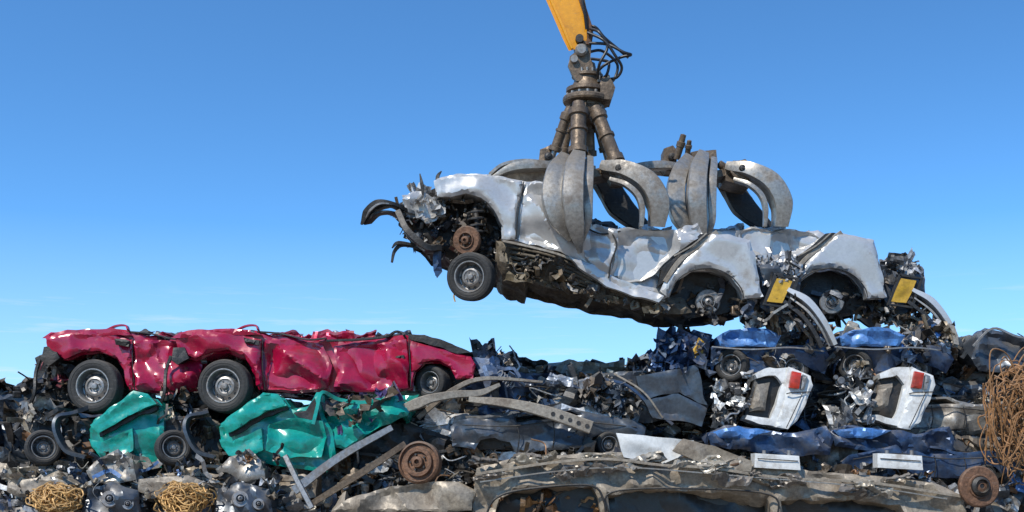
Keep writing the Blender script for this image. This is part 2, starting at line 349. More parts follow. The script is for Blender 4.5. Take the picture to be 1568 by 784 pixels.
    if front:
        slab(T.mb('front_fender', 'silver'), [(668,272),(690,266),(750,267),(802,275),(792,320),(788,366),(768,364),(769,345),(757,320),(737,301),(712,295),(690,300),(670,299)], dy-.06, dy+.2, step=.028, cr=.045, edge=.05, seed=8, f=1.4)
        slab(T.mb('front_door', 'silver'), [(805,278),(836,277),(866,304),(880,330),(905,346),(925,372),(918,392),(930,424),(900,406),(860,386),(794,368),(797,320)], dy-.05, dy+.1, step=.025, cr=.12, edge=.03, seed=15, f=1.6)
        slab(T.mb('centre_pillar', 'silver'), [(886,352),(912,342),(944,352),(948,372),(938,398),(936,426),(915,414),(896,392)], dy-.09, dy+.05, step=.025, cr=.12, edge=.02, seed=19, f=2.0)
        tube(T.mb('pillar_gap', 'dark'), [(935,352,dy-.11),(944,375,dy-.12),(936,400,dy-.12),(932,426,dy-.09)], .009)
        tube(T.mb('seam', 'dark'), [(802,278,dy-.04),(794,320,dy-.06),(790,366,dy-.03)], .007)
        tube(T.mb('window_line', 'dark'), [(890,345,dy-.08),(920,358,dy-.10),(950,354,dy-.1)], .010)
        tube(T.mb('sill_trim', 'brown'), [(770,369,dy-.02),(820,380,dy-.05),(872,396,dy-.05),(935,432,dy-.04),(1018,461,dy)], .012, 'rect')
        slab(T.mb('torn_sill_skin', 'silver'), [(870,392),(905,404),(950,428),(1018,452),(1010,462),(975,456),(930,438),(885,408)], dy-.1, dy, cr=.05, f=2.2, step=.03, edge=.02)
        slab(T.mb('crushed_roof', 'brown'), [(748,270),(766,258),(800,250),(840,250),(868,262),(890,330),(840,290),(780,280)], dy+.45, dy+1.35, cr=.06)
        tube(T.mb('roof_edge', 'claw'), [(750,268,dy+.4),(770,253,dy+.4),(805,247,dy+.4),(850,252,dy+.4)], .018, 'rect', wb=.05)
        clutter(T.mb('cabin_debris', 'scrap', False), [(860,300),(905,336),(950,350),(940,362),(880,345)], (dy-.02, dy+.8), 36, (.1,.28), [(.1,.13,.17),(.3,.32,.34),(.03,.03,.03),(.42,.42,.42)], 'plate')
        slab(T.mb('underbody', 'under'), [(760,368),(820,374),(870,388),(935,424),(1020,452),(1060,478),(1020,480),(985,466),(920,458),(850,440),(800,428),(768,420),(758,400)], dy+.12, dy+1.35, cr=.13, f=2.2, step=.04)
        for k in range(7):
            o = k*8; tube(T.mb('exhaust_pipe', 'under'), [(770,376+o,dy+.08+k*.03),(850,394+o*.9,dy+.03+k*.03),(930,434+o*.5,dy+.03+k*.03),(1010,462+o*.25,dy+.06+k*.03)], R.uniform(.008,.022))
        clutter(T.mb('underbody_parts', 'scrap', False), [(765,375),(870,395),(935,432),(1040,470),(1000,478),(850,440),(780,424)], (dy+.0, dy+.25), 130, (.07,.26), [(.06,.045,.03),(.14,.10,.06),(.22,.18,.12),(.02,.018,.015),(.12,.12,.12)])
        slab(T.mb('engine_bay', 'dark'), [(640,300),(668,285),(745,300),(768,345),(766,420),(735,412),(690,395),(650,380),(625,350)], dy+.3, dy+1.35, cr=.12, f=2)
        clutter(T.mb('engine_parts', 'scrap', False), [(662,305),(740,303),(765,345),(760,400),(690,400),(655,375)], (dy+.0, dy+.4), 130, (.07,.22), PAL_DK+[(.2,.18,.16)])
        clutter(T.mb('front_end', 'scrap', False), [(614,310),(660,300),(672,345),(665,385),(635,378),(616,345)], (dy+.1, dy+1.1), 100, (.1,.28), PAL_DK+[(.25,.25,.25)])
        clutter(T.mb('crumpled_wing', 'silver'), [(618,300),(650,290),(680,315),(672,336),(645,336),(620,322)], (dy-.05, dy+.3), 14, (.14,.3), [(.5,.5,.5)], 'plate')
        slab(T.mb('crumpled_wing', 'silver'), [(616,304),(630,293),(650,293),(668,302),(680,322),(668,334),(652,340),(640,328),(620,322)], dy+.08, dy+.7, cr=.12, f=2.2, step=.028)
        slab(T.mb('crumpled_bonnet', 'silver'), [(664,274),(700,266),(752,267),(745,286),(690,288),(668,292)], dy-.03, dy+1.4, cr=.05, step=.04, edge=.03)
        tube(T.mb('bumper_bar', 'dark'), [(557,342,dy+.2),(565,326,dy+.15),(580,314,dy+.1),(600,314,dy+.1),(618,322,dy+.2)], [.012,.045,.045,.02,.02], 'rect', wb=.10)
        tube(T.mb('bumper_bar_skin', 'rim'), [(560,334,dy+.05),(567,322,dy+.0),(582,312,dy-.02),(606,313,dy+.02)], [.004,.012,.01,.004], 'rect')
        tube(T.mb('bumper_bar', 'dark'), [(562,340,dy+.2),(578,328,dy+.1),(596,326,dy+.1),(614,332,dy+.2)], [.03,.014,.012,.02], 'rect', wb=.07)
        tube(T.mb('front_crossmember', 'dark'), [(612,330,dy+.1),(625,355,dy),(650,378,dy),(668,382,dy+.1)], .035, 'rect', wb=.10)
        tube(T.mb('crossmember_edge', 'claw'), [(616,340,dy-.04),(628,362,dy-.08),(650,384,dy-.05)], .008, 'rect')
        for q in ([(648,302,.1),(646,282,.1),(643,266,.1)], [(600,402,.1),(604,385,.1),(615,376,.1),(640,380,.1)], [(668,385,.05),(670,405,.05),(667,422,.05)], [(640,376,.1),(610,372,.05),(600,380,.05)], [(668,300,0),(670,272,.1),(676,262,.1)]):
            tube(T.mb('bent_bracket', 'dark'), [(a,b2,dy+c) for a,b2,c in q], [.012,.02,.006], 'rect')
        slab(T.mb('hanging_shield', 'navy'), [(664,385),(674,383),(676,415),(668,424),(664,412)], dy, dy+.06, cr=.02)
        pts = [Vector(P(728,342,dy+.05)) + Vector((.09*math.cos(i*.7), .09*math.sin(i*.7), (i-20)*.008)) for i in range(40)]
        sweep(T.mb('coil_spring', 'dark'), pts, .014, sec='tri')
        disc(T, 'brake_disc', 'rust', 714, 368, dy-.06, 22, (-.35,-1,-.1))
        tube(T.mb('strut', 'dark'), [(728,318,dy+.1),(730,350,dy+.05),(722,400,dy+.05)], .03)
        wheel(T, 722, 424, dy-.02, 37, (-.30,-1,-.12), w=.18)
        tube(T.mb('hanging_cable', 'plate'), [(697,446,dy),(695,454,dy),(697,462,dy)], .008)
    T.done()
silver('wrecked_silver_car', 0, 0, True)
silver('wrecked_silver_car', 190, 1.75, False)

# ---------------------------------------------------------------- grapples
def grapple(dx, dy, full):
    T = Thing('scrap_grapple', P(895+dx, 200, dy+.6))
    c = T.mb('tine', 'claw'); g = T.mb('tine_bracket', 'clawdk')
    def tine(pts, wa, wb, y, mb=None, sec='claw'):
        pp = [P(a+dx, b, y+dy+k) for a, b, k in pts]
        sweep(c if mb is None else mb, catmull(pp, 8), wa, wb, sec=sec)
    tine([(862,248,.25),(850,268,.0),(845,300,-.1),(852,335,-.1),(869,366,.0)], [.07,.10,.11,.09,.02], .11, -.02)
    tine([(884,244,.2),(879,264,-.1),(877,300,-.24),(880,342,-.2),(886,382,-.05)], [.07,.105,.115,.095,.025], .12, -.02)
    tine([(902,250,.2),(901,275,-.10),(900,310,-.14),(900,340,-.12),(892,370,-.04)], [.04,.05,.05,.04,.015], .09, -.02)
    tine([(930,260,.3),(960,264,.15),(990,281,.1),(1007,312,.1),(1005,347,.15)], [.055,.085,.11,.115,.08], .16, 0)
    tine([(936,276,.1),(958,283,.0),(976,299,-.02),(983,320,-.02),(982,347,.0)], [.02,.025,.03,.03,.02], .05, -.03)
    tine([(912,268,.8),(932,290,.9),(948,315,.9),(972,338,.9),(990,352,.9)], [.08,.13,.14,.10,.06], .1, 0, T.mb('far_tine', 'dark'))
    tine([(905,272,.4),(925,268,.4),(945,268,.3)], [.05,.05,.05], .18, 0, g, 'rect')
    tine([(850,256,.5),(820,254,.45),(785,258,.45),(757,272,.5)], [.035,.05,.045,.015], .09, 0)
    tine([(858,262,.9),(830,262,.9),(800,262,.9),(770,276,.9)], [.04,.05,.04,.02], .09, 0)
    slab(g, [(824,250),(828,228),(842,222),(850,232),(846,262),(832,262)], dy+.5, dy+.8, cr=.02, dx=dx, step=.04, edge=.02)
    slab(g, [(930,262),(934,246),(952,244),(964,258),(958,276),(938,274)], dy+.12, dy+.5, cr=.02, dx=dx, step=.04, edge=.02)
    slab(g, [(852,264),(856,246),(880,238),(908,244),(910,266),(880,268)], dy+.12, dy+.6, cr=.02, dx=dx, step=.04, edge=.02)
    for u, v, y in ((840,240,.46),(948,258,.06),(880,254,.0),(900,256,.02),(862,256,.04)):
        lathe(T.mb('pin', 'dark'), P(u+dx, v, dy+y), (0,-1,0), [(.045,-.05),(.045,.02),(.035,.04),(.015,.045),(.015,.06),(0,.06)], 16)
    cy = T.mb('hydraulic_cylinder', 'clawdk'); rd = T.mb('piston_rod', 'claw')
    def cyl(a, b, r, y):
        A = P(a[0]+dx, a[1], dy+y[0]); B = P(b[0]+dx, b[1], dy+y[1]); d = B-A; L = d.length
        lathe(cy, A, d, [(0,-.06),(r*.7,-.06),(r*.8,0),(r*1.15,.02),(r*1.15,.09),(r*.9,.1),(r*.9,L*.36),(r*1.1,L*.37),(r*1.1,L*.41),(r*.9,L*.42),(r*.9,L*.70),(r*1.15,L*.71),(r*1.15,L*.80),(r*.5,L*.81)], 24)
        lathe(rd, A, d, [(r*.5,L*.8),(r*.5,L*.95),(r*.9,L*.96),(r*.9,L*1.06),(0,L*1.07)], 16)
    if full:
        cyl((870,172),(844,246), .062, (.4,.5)); cyl((886,165),(885,252), .094, (.25,.15)); cyl((914,172),(952,268), .082, (.35,.15))
        cyl((900,165),(904,258), .07, (.75,.9)); cyl((876,170),(860,250), .05, (.7,.8)); cyl((908,168),(930,248), .05, (.7,.9))
        A = P(898,170,.5); h = T.mb('rotator', 'clawdk')
        pr = [(0,-.1),(.15,-.12),(.19,0),(.17,.04),(.17,.07),(.26,.08),(.27,.10),(.27,.13),(.26,.145),(.20,.15),(.20,.19),(.235,.2),(.235,.24),(.18,.25),(.15,.32),(.145,.36),(.175,.37),(.175,.40),(.11,.41),(.08,.53),(0,.54)]
        lathe(h, A, (0.03,0,1), pr, 40)
        for i in range(16):
            t = i*math.pi/8; lathe(T.mb('flange_bolt', 'claw'), A + Vector((.235*math.cos(t), .235*math.sin(t), .14)), (0,0,1), [(.016,0),(.016,.035),(0,.035)], 6)
            lathe(T.mb('flange_bolt', 'claw'), A + Vector((.155*math.cos(t), .155*math.sin(t), .38)), (0,0,1), [(.013,0),(.013,.06),(0,.06)], 6)
        for k in range(6):
            t = k*math.pi/3+.3; sweep(T.mb('hub_lug', 'clawdk'), [A+Vector((.1*math.cos(t),.1*math.sin(t),.1)), A+Vector((.2*math.cos(t),.2*math.sin(t),.0)), A+Vector((.2*math.cos(t),.2*math.sin(t),-.12))], .035, .03, sec='rect', ref=Vector((math.sin(t),-math.cos(t),.1)))
        for k in (-1, 1):
            slab(T.mb('yoke', 'clawdk'), [(870,100),(873,86),(886,76),(886,50),(898,42),(908,50),(904,86),(910,110),(902,128),(882,124)], .5+k*.11-.03, .5+k*.11+.03, cr=.01, step=.04, edge=.01)
        lathe(T.mb('yoke_pin', 'claw'), P(889,84,.5), (0,1,0), [(0,-.2),(.05,-.2),(.07,-.17),(.07,.17),(.05,.2),(0,.2)], 20)
        lathe(T.mb('yoke_pin', 'claw'), P(878,98,.5), (0,1,0), [(0,-.18),(.04,-.18),(.04,.18),(0,.18)], 16)
        lathe(T.mb('yoke_eye', 'clawdk'), P(896,52,.5), (0,1,0), [(.04,-.1),(.085,-.1),(.085,.1),(.04,.1)], 20)
        slab(T.mb('motor', 'clawdk'), [(918,128),(922,118),(936,120),(942,134),(938,150),(920,150)], .3, .6, cr=.01, step=.04, edge=.02)
        hs = T.mb('hydraulic_hose', 'hose')
        for q in ([(900,50,.3),(925,62,.2),(942,85,.2),(952,103,.25),(945,118,.3),(928,122,.4)],
                  [(902,66,.35),(930,68,.25),(955,80,.2),(966,84,.25),(950,88,.3),(925,100,.3),(908,118,.4)],
                  [(904,44,.3),(918,50,.2),(930,72,.2),(918,98,.2),(915,120,.35)],
                  [(900,80,.5),(922,78,.55),(945,98,.6),(940,122,.6),(925,130,.5)],
                  [(905,90,.3),(920,92,.3),(932,96,.3),(930,112,.3),(922,124,.4)],
                  [(898,40,.4),(912,42,.35),(926,58,.4),(950,78,.45),(962,88,.5)]):
            tube(hs, q, .016, sm=8)
        for u, v in ((925,122),(931,121),(917,121)): lathe(T.mb('hose_fitting', 'claw'), P(u,v,.38), (.1,-.2,1), [(0,-.03),(.02,-.03),(.02,.03),(.014,.04),(0,.05)], 8)
    else:
        for a, b, r in (((1047,205),(1036,244),.045),((1056,214),(1052,240),.035),((1078,232),(1078,262),.08),((1100,250),(1134,275),.06)):
            A = P(a[0]-189+dx,a[1],dy+.3); B = P(b[0]-189+dx,b[1],dy+.4); d = B-A; L = d.length
            lathe(cy, A, d, [(0,0),(r*.8,.01),(r*.9,L*.3),(r*1.2,L*.32),(r*1.2,L*.5),(r,L*.52),(r*.9,L),(0,L)], 18)
        slab(g, [(869,232),(907,230),(909,252),(873,256)], dy+.2, dy+.7, cr=.03, step=.04, dx=dx, edge=.02)
        slab(g, [(919,256),(951,252),(971,270),(961,285),(923,275)], dy+.2, dy+.7, cr=.03, step=.04, dx=dx, edge=.02)
    T.done()
grapple(0, -.12, True)
grapple(189, 1.6, False)

# ---------------------------------------------------------------- boom
T = Thing('crane_boom', P(870, -50, .5))
b = T.mb('boom_arm', 'boom', False)
def boom_ring(ul, ur, v1, v2, hw):
    return [P(ul, v1, .5-hw), P(ur, v2, .5-hw), P(ur, v2, .5+hw), P(ul, v1, .5+hw)]
rings = [boom_ring(871,902,78,70,.12), boom_ring(862,905,60,46,.15), boom_ring(836,893,0,-12,.17), boom_ring(720,790,-260,-300,.22), boom_ring(560,640,-520,-580,.25)]
vs = [p for r in rings for p in r]
fs = [(i*4+j, i*4+(j+1)%4, (i+1)*4+(j+1)%4, (i+1)*4+j) for i in range(4) for j in range(4)] + [(3,2,1,0),(16,17,18,19)]
b.add(vs, fs)
tube(T.mb('weld_plate', 'boom'), [(876,74,.35),(868,56,.33),(844,0,.31),(740,-230,.27)], .014, 'rect', wb=.012, sm=2)
tube(T.mb('boom_edge', 'rust'), [(901,68,.35),(902,46,.33),(890,0,.31),(785,-280,.27)], .026, 'rect', sm=2, wb=.012)
tube(T.mb('boom_hose', 'hose'), [(898,45,.3),(893,10,.25),(880,-40,.25),(800,-260,.25)], .014)
lathe(T.mb('boom_pin', 'dark'), P(886,68,.5), (0,1,0), [(0,-.2),(.045,-.2),(.045,.2),(0,.2)], 20)
T.done()

# ---------------------------------------------------------------- red wrecks
PAL_ROOF = [(.02,.02,.025),(.05,.05,.06),(.25,.008,.035),(.30,.008,.04),(.25,.27,.3)]
def redcar(dx, dy, full, seed):
    T = Thing('crushed_crimson_car', P(420+dx, 560, dy+.8))
    b = T.mb('body_shell', 'red')
    head = [(266,514),(300,506),(372,502),(395,505),(420,514),(440,511),(470,520),(500,514)]
    tail = [(440,602),(396,597),(390,575),(376,550),(350,540),(322,543),(300,552),(272,548)]
    if full: ol = head + [(530,524),(560,518),(590,514),(622,514),(650,522),(690,532),(722,545),(727,556),(724,578),(696,578),(688,564),(672,556),(650,558),(636,570),(630,597),(560,602),(500,598)] + tail
    else: ol = head + [(515,540),(510,598)] + tail
    slab(b, ol, dy+.03, dy+1.55, cr=.07, dx=dx, edge=.07, seed=seed, step=.045)
    slab(T.mb('front_wing', 'red'), [(266,516),(300,508),(355,506),(400,520),(398,560),(402,596),(392,590),(388,566),(374,546),(350,536),(322,538),(298,548),(276,540)], dy-.06, dy+.12, step=.028, cr=.07, dx=dx, edge=.05, seed=seed+3, f=1.6)
    slab(T.mb('front_door', 'red'), [(404,521),(440,520),(492,526),(508,560),(500,594),(450,598),(408,596),(404,560)], dy-.05, dy+.1, step=.028, cr=.16, dx=dx, edge=.03, seed=seed+5, f=1.8)
    tube(T.mb('seam', 'dark'), [(402,521,dy-.02),(402,560,dy-.04),(406,598,dy-.01)], .005, dx=dx)
    slab(T.mb('mirror_base', 'dark'), [(372,517),(396,521),(394,529),(374,526)], dy-.11, dy-.03, step=.03, cr=.01, dx=dx)
    slab(T.mb('bonnet', 'red'), [(262,517),(275,508),(330,503),(372,503),(398,512),(360,514),(300,516)], dy-.05, dy+1.5, step=.04, cr=.04, dx=dx, edge=.03)
    slab(T.mb('torn_bumper', 'dark'), [(264,532),(282,530),(290,548),(272,560),(262,552)], dy-.06, dy+.3, step=.035, cr=.05, dx=dx, edge=.02)
    if full:
        slab(T.mb('rear_door', 'red'), [(510,530),(560,527),(620,520),(626,560),(626,594),(560,600),(512,597),(518,565)], dy-.05, dy+.1, step=.028, cr=.16, edge=.03, seed=seed+9, f=1.7)
        slab(T.mb('rear_quarter', 'red'), [(628,520),(660,530),(722,546),(728,558),(724,579),(697,578),(690,562),(672,552),(650,554),(634,568),(630,590)], dy-.07, dy+.12, step=.03, cr=.035, edge=.04, seed=seed+2)
        tube(T.mb('seam', 'dark'), [(626,516,dy-.05),(628,556,dy-.05),(629,592,dy-.04)], .007)
        slab(T.mb('boot_lid', 'dark'), [(624,511),(650,513),(692,526),(724,542),(700,541),(660,527),(628,520)], dy-.06, dy+1.4, cr=.03, step=.04, edge=.01)
        slab(T.mb('door_handle', 'dark'), [(600,545),(618,543),(618,549),(601,551)], dy-.12, dy-.04, step=.03, cr=.0, jag=0)
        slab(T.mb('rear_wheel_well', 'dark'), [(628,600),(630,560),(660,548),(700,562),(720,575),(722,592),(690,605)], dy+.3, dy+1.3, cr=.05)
        wheel(T, 664, 586, dy+.12, 26, (-.5,-1,0), w=.2)
    r = T.mb('crushed_roof', 'scrap')
    clutter(r, [(405,512),(440,516),(500,514),(510,522),(400,520)], (dy+.05, dy+1.3), 14, (.2,.45), PAL_ROOF, 'panel', dx=dx)
    tube(T.mb('roof_pillar', 'dark'), [(395,508,dy+.1),(430,511,dy+.05),(470,520,dy),(500,518,dy)], .008, 'rect', dx=dx, wb=.03)
    tube(T.mb('roof_pillar_red', 'red'), [(362,506,dy+.2),(378,499,dy+.1),(392,499,dy+.1),(396,506,dy+.05)], .010, 'rect', dx=dx, wb=.03)
    if full:
        clutter(r, [(500,516),(560,520),(620,514),(625,521),(500,523)], (dy+.05, dy+1.3), 16, (.2,.5), PAL_ROOF, 'panel')
        for q in ([(500,522,-.03),(550,520,0),(590,516,0),(600,512,.1)], [(596,514,.1),(606,508,.1),(616,510,.1),(620,516,0)]):
            tube(T.mb('roof_pillar', 'dark'), [(a,c,dy+k) for a,c,k in q], .012, 'rect', wb=.03)
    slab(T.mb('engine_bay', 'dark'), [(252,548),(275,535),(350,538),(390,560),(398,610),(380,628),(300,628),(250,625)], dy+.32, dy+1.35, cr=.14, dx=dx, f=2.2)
    clutter(T.mb('engine_parts', 'scrap', False), [(250,545),(300,545),(312,575),(305,615),(300,632),(248,625)], (dy+.05, dy+.6), 80, (.08,.24), PAL_DK+[(.16,.14,.12),(.2,.02,.04)], dx=dx)
    clutter(T.mb('engine_parts', 'scrap', False), [(310,545),(380,548),(400,600),(385,610)], (dy+.15, dy+.4), 30, (.08,.22), PAL_DK, dx=dx)
    tube(T.mb('radiator_frame', 'dark'), [(262,545,dy),(254,570,dy),(252,600,dy-.05),(246,618,dy)], .016, 'rect', dx=dx)
    wheel(T, 346+dx, 592, dy+.0, 41, (-.12,-1,.04), w=.2)
    T.done()
redcar(0, .45, True, 21.3)
redcar(-199, .62, False, 33.1)

# ---------------------------------------------------------------- teal wrecks
def teal(dx, dy, full, seed):
    T = Thing('crushed_teal_car', P(420+dx, 660, dy+.7))
    ol = [(333,656),(345,640),(380,616),(402,599),(424,604),(436,616),(446,628)] + ([(470,622),(484,600),(498,601),(494,630),(506,660),(514,700),(500,722),(440,716)] if full else [(448,660),(444,716)]) + [(400,710),(350,698),(338,684)]
    slab(T.mb('body_shell', 'teal'), ol, dy, dy+1.5, cr=.08, dx=dx, edge=.05, seed=seed, f=1.6, step=.035)
    slab(T.mb('torn_bonnet', 'teal'), [(336,650),(360,632),(400,603),(430,609),(438,620),(405,630),(374,650),(348,662)], dy-.14, dy+.1, cr=.04, dx=dx, edge=.02, seed=seed+4, step=.028)
    slab(T.mb('bonnet_shut_gap', 'dark'), [(350,664),(374,652),(404,632),(440,622),(440,627),(406,638),(378,657),(352,669)], dy-.05, dy+.06, cr=.01, dx=dx, edge=.01, step=.03)
    slab(T.mb('bumper_skin', 'teal'), [(334,672),(354,676),(380,664),(400,656),(402,690),(380,702),(350,696),(338,684)], dy-.10, dy+.08, cr=.06, dx=dx, edge=.02, seed=seed+8, step=.028)
    if full:
        slab(T.mb('folded_door', 'teal'), [(408,650),(440,640),(494,645),(500,668),(490,700),(440,702),(408,690)], dy-.10, dy+.05, cr=.10, edge=.02, seed=seed+6, step=.028, f=1.8)
        slab(T.mb('window_opening', 'dark'), [(448,634),(470,628),(482,610),(488,632),(492,643),(460,640)], dy-.04, dy+.05, cr=.02, step=.03, edge=.01)
        tube(T.mb('pillar', 'teal'), [(480,650,dy-.08),(486,625,dy-.06),(494,601,dy),(520,612,dy+.1),(560,616,dy+.1),(610,604,dy+.2)], .020, 'rect')
        slab(T.mb('rear_section', 'teal'), [(496,640),(530,622),(600,606),(640,604),(622,636),(570,660),(530,690),(508,684)], dy+.05, dy+1.2, cr=.14, f=2.2, step=.035)
        clutter(T.mb('interior_scrap', 'scrap', False), [(500,610),(600,600),(590,630),(520,660)], (dy-.05, dy+.3), 40, (.12,.36), PAL_DK+[(.08,.05,.14),(0,.2,.16)], 'plate')
    wheel(T, 265+dx, 686, dy+.05, 27, (.45,-1,.1), w=.2)
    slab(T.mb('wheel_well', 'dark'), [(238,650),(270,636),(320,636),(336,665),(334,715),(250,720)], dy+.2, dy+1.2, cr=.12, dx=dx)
    tube(T.mb('torn_arch', 'slate'), [(330,700,dy),(302,690,dy-.04),(286,660,dy-.05),(290,640,dy),(316,632,dy+.1)], .02, 'rect', wb=.08, dx=dx)
    clutter(T.mb('suspension_scrap', 'scrap', False), [(236,630),(300,630),(335,660),(335,720),(240,715)], (dy+.1, dy+.7), 100, (.12,.36), PAL_MIX, dx=dx)
    T.done()
teal(0, -.05, True, 5.5)
teal(-199, .1, False, 9.1)

# ---------------------------------------------------------------- scrap mound
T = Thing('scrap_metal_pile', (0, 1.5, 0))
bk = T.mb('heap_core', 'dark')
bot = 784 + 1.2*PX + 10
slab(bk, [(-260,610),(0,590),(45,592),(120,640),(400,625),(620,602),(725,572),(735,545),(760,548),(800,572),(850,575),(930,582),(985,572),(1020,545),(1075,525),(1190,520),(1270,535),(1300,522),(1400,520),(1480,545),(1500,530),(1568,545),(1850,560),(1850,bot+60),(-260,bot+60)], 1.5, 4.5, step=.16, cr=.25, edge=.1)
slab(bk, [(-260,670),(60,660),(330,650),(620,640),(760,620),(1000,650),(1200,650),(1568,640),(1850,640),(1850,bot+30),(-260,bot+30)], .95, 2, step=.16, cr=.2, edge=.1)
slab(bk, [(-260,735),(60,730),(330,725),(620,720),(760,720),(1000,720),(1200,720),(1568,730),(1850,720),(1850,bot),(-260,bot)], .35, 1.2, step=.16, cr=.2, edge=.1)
def yb(v): return 1.15 - (v-540)/244*1.05 if v > 540 else 1.15
s = T.mb('loose_scrap', 'scrap', False); pn = T.mb('flattened_panels', 'scrap')
top = [(725,560),(735,535),(760,535),(800,562),(850,566),(930,572),(985,562),(1020,540),(1075,520),(1100,560),(1100,700),(620,700),(600,610)]
clutter(pn, [(640,600),(740,570),(1080,570),(1090,700),(600,700)], yb, 110, (.5,1.3), PAL_PAN, 'panel')
clutter(pn, [(1090,560),(1568,560),(1568,784),(1090,784)], yb, 125, (.5,1.2), PAL_PAN, 'panel')
clutter(pn, [(-40,610),(60,610),(60,700),(-40,700)], (1.0,1.5), 14, (.5,1.0), PAL_PAN, 'panel')
clutter(pn, [(-40,715),(620,700),(740,720),(740,800),(-40,800)], yb, 115, (.4,1.0), PAL_PAN, 'panel')
clutter(pn, [(740,545),(830,575),(960,575),(960,600),(720,600)], (.4,1.2), 18, (.4,.8), [(.3,.33,.38),(.04,.05,.07),(.12,.14,.17),(.02,.02,.02)], 'panel')
clutter(s, top, yb, 560, (.12,.42), PAL_MIX+PAL_DK+[(.3,.28,.24),(.35,.32,.27)])
clutter(s, [(725,540),(745,530),(800,555),(820,580),(740,590)], (.4,1.2), 50, (.15,.4), [(.3,.33,.38),(.15,.2,.3),(.05,.05,.06),(.45,.45,.45)])
clutter(s, [(1090,530),(1568,530),(1568,784),(1090,784)], yb, 720, (.12,.4), PAL_LT)
clutter(s, [(1270,560),(1568,560),(1568,660),(1270,660)], yb, 110, (.1,.3), PAL_LT, 'pipe')
clutter(s, [(1280,512),(1568,525),(1568,560),(1270,560)], (.8,1.8), 200, (.15,.4), PAL_MIX)
clutter(s, [(-40,595),(45,595),(60,700),(-40,700)], (.9,1.6), 130, (.15,.5), PAL_DK)
clutter(s, [(-40,715),(620,700),(740,720),(740,800),(-40,800)], yb, 480, (.12,.42), PAL_MIX+[(.3,.28,.24),(.4,.38,.34)])
clutter(s, [(520,690),(740,660),(740,760),(480,780)], (.2,.8), 130, (.12,.4), PAL_MIX)
w = T.mb('loose_wire', 'scrap')
for i in range(120):
    u = R.uniform(580,1568); v = R.uniform(595,760); y = yb(v)-.2
    if u > 700 and v > 690: continue
    n = R.randint(3,5); q = [(u,v,y)]
    for k in range(n): q.append((q[-1][0]+R.uniform(-45,45), q[-1][1]+R.uniform(-15,28), y+R.uniform(-.12,.2)))
    tube(w, q, R.uniform(.004,.009), 'tri', col=R.choice(PAL_MIX+[(.4,.4,.4)]))
tube(w, [(790,552,.6),(786,538,.6),(780,529,.6)], .008, 'tri')
T.done()

# ---------------------------------------------------------------- named parts
def one(name, mat, ol, y0, y1, part='panel', **k):
    T = Thing(name, P(*ol[0], y0)); slab(T.mb(part, mat), ol, y0, y1, **k); return T
for mat, ol, y0, cr in (('navy', [(690,600),(760,572),(850,570),(900,600),(905,650),(860,690),(760,680),(700,650)], .6, .16),
                        ('slate', [(1090,590),(1150,580),(1300,590),(1568,580),(1600,640),(1400,650),(1100,645)], .8, .16),
                        ('slate', [(1270,650),(1400,655),(1568,650),(1600,700),(1560,784),(1480,780),(1440,735),(1290,715)], .35, .15),
                        ('dark', [(520,660),(620,645),(720,680),(725,745),(600,760),(500,735)], .3, .14),
                        ('slate', [(-60,600),(50,604),(70,650),(40,700),(-60,700)], .9, .14)):
    T = Thing('crushed_black_car', P(*ol[0], y0)); slab(T.mb('body_shell', mat), ol, y0, y0+1.3, cr=cr, f=1.9, step=.045, edge=.06)
    us = [p[0] for p in ol]; vv = [p[1] for p in ol]
    v = min(vv)+(max(vv)-min(vv))*.4; tube(T.mb('sill', 'dark'), [(min(us)+20,v,y0-.02),(sum(us)/len(us),v+8,y0-.08),(max(us)-20,v-4,y0-.02)], .016, 'rect')
    T.done()
# flattened sedans wedged between the named wrecks
def flatcar(name, mat, u0, v0, L, H, y0, rise=0, wheels=(1,1)):
    T = Thing(name, P(u0+L/2, v0, y0+.6))
    prof = [(0,.45),(.04,.25),(.22,.16),(.30,.05),(.45,.0),(.62,.04),(.72,.16),(.93,.2),(1,.4),(.99,.85),(.90,.9),(.87,.7),(.80,.6),(.73,.7),(.70,.95),(.33,.98),(.30,.72),(.23,.6),(.15,.7),(.12,.92),(.01,.9)]
    def q(a, b): return (u0+a*L, v0+b*H-rise*a+4*math.sin(a*9+u0))
    win = [(.33,.13),(.46,.07),(.60,.10),(.66,.2),(.5,.24),(.34,.24)]
    slab(T.mb('body_shell', mat), [q(a,b) for a,b in prof], y0, y0+1.3, holes=[[q(a,b) for a,b in win]], cr=.07, f=2, step=.03, edge=.03)
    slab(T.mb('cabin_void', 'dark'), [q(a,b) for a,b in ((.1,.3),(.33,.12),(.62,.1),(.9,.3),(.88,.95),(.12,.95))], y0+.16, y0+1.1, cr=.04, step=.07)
    tube(T.mb('belt_line', 'dark'), [(*q(.06,.38),y0-.03),(*q(.3,.33),y0-.04),(*q(.6,.34),y0-.04),(*q(.95,.4),y0-.03)], .006)
    for a in (.34,.52,.69): tube(T.mb('door_seam', 'dark'), [(*q(a,.28),y0-.03),(*q(a+.01,.6),y0-.04),(*q(a,.94),y0-.02)], .006)
    if wheels[0]: wheel(T, *q(.225,.86), y0+.08, H*.30, (-.2,-1,.1), w=.17)
    if wheels[1]: wheel(T, *q(.80,.86), y0+.08, H*.30, (.25,-1,0), w=.17)
    T.done()
flatcar('flattened_grey_car', 'slate', 690, 628, 300, 66, .12, 4, (0,1))
flatcar('flattened_tan_car', 'tan', 215, 712, 270, 58, -.05, -4, (1,1))
flatcar('flattened_silver_car', 'claw', 1275, 612, 290, 52, .35, 3, (1,0))
flatcar('flattened_blue_car', 'navy', 1290, 682, 270, 50, -.02, 0, (1,1))
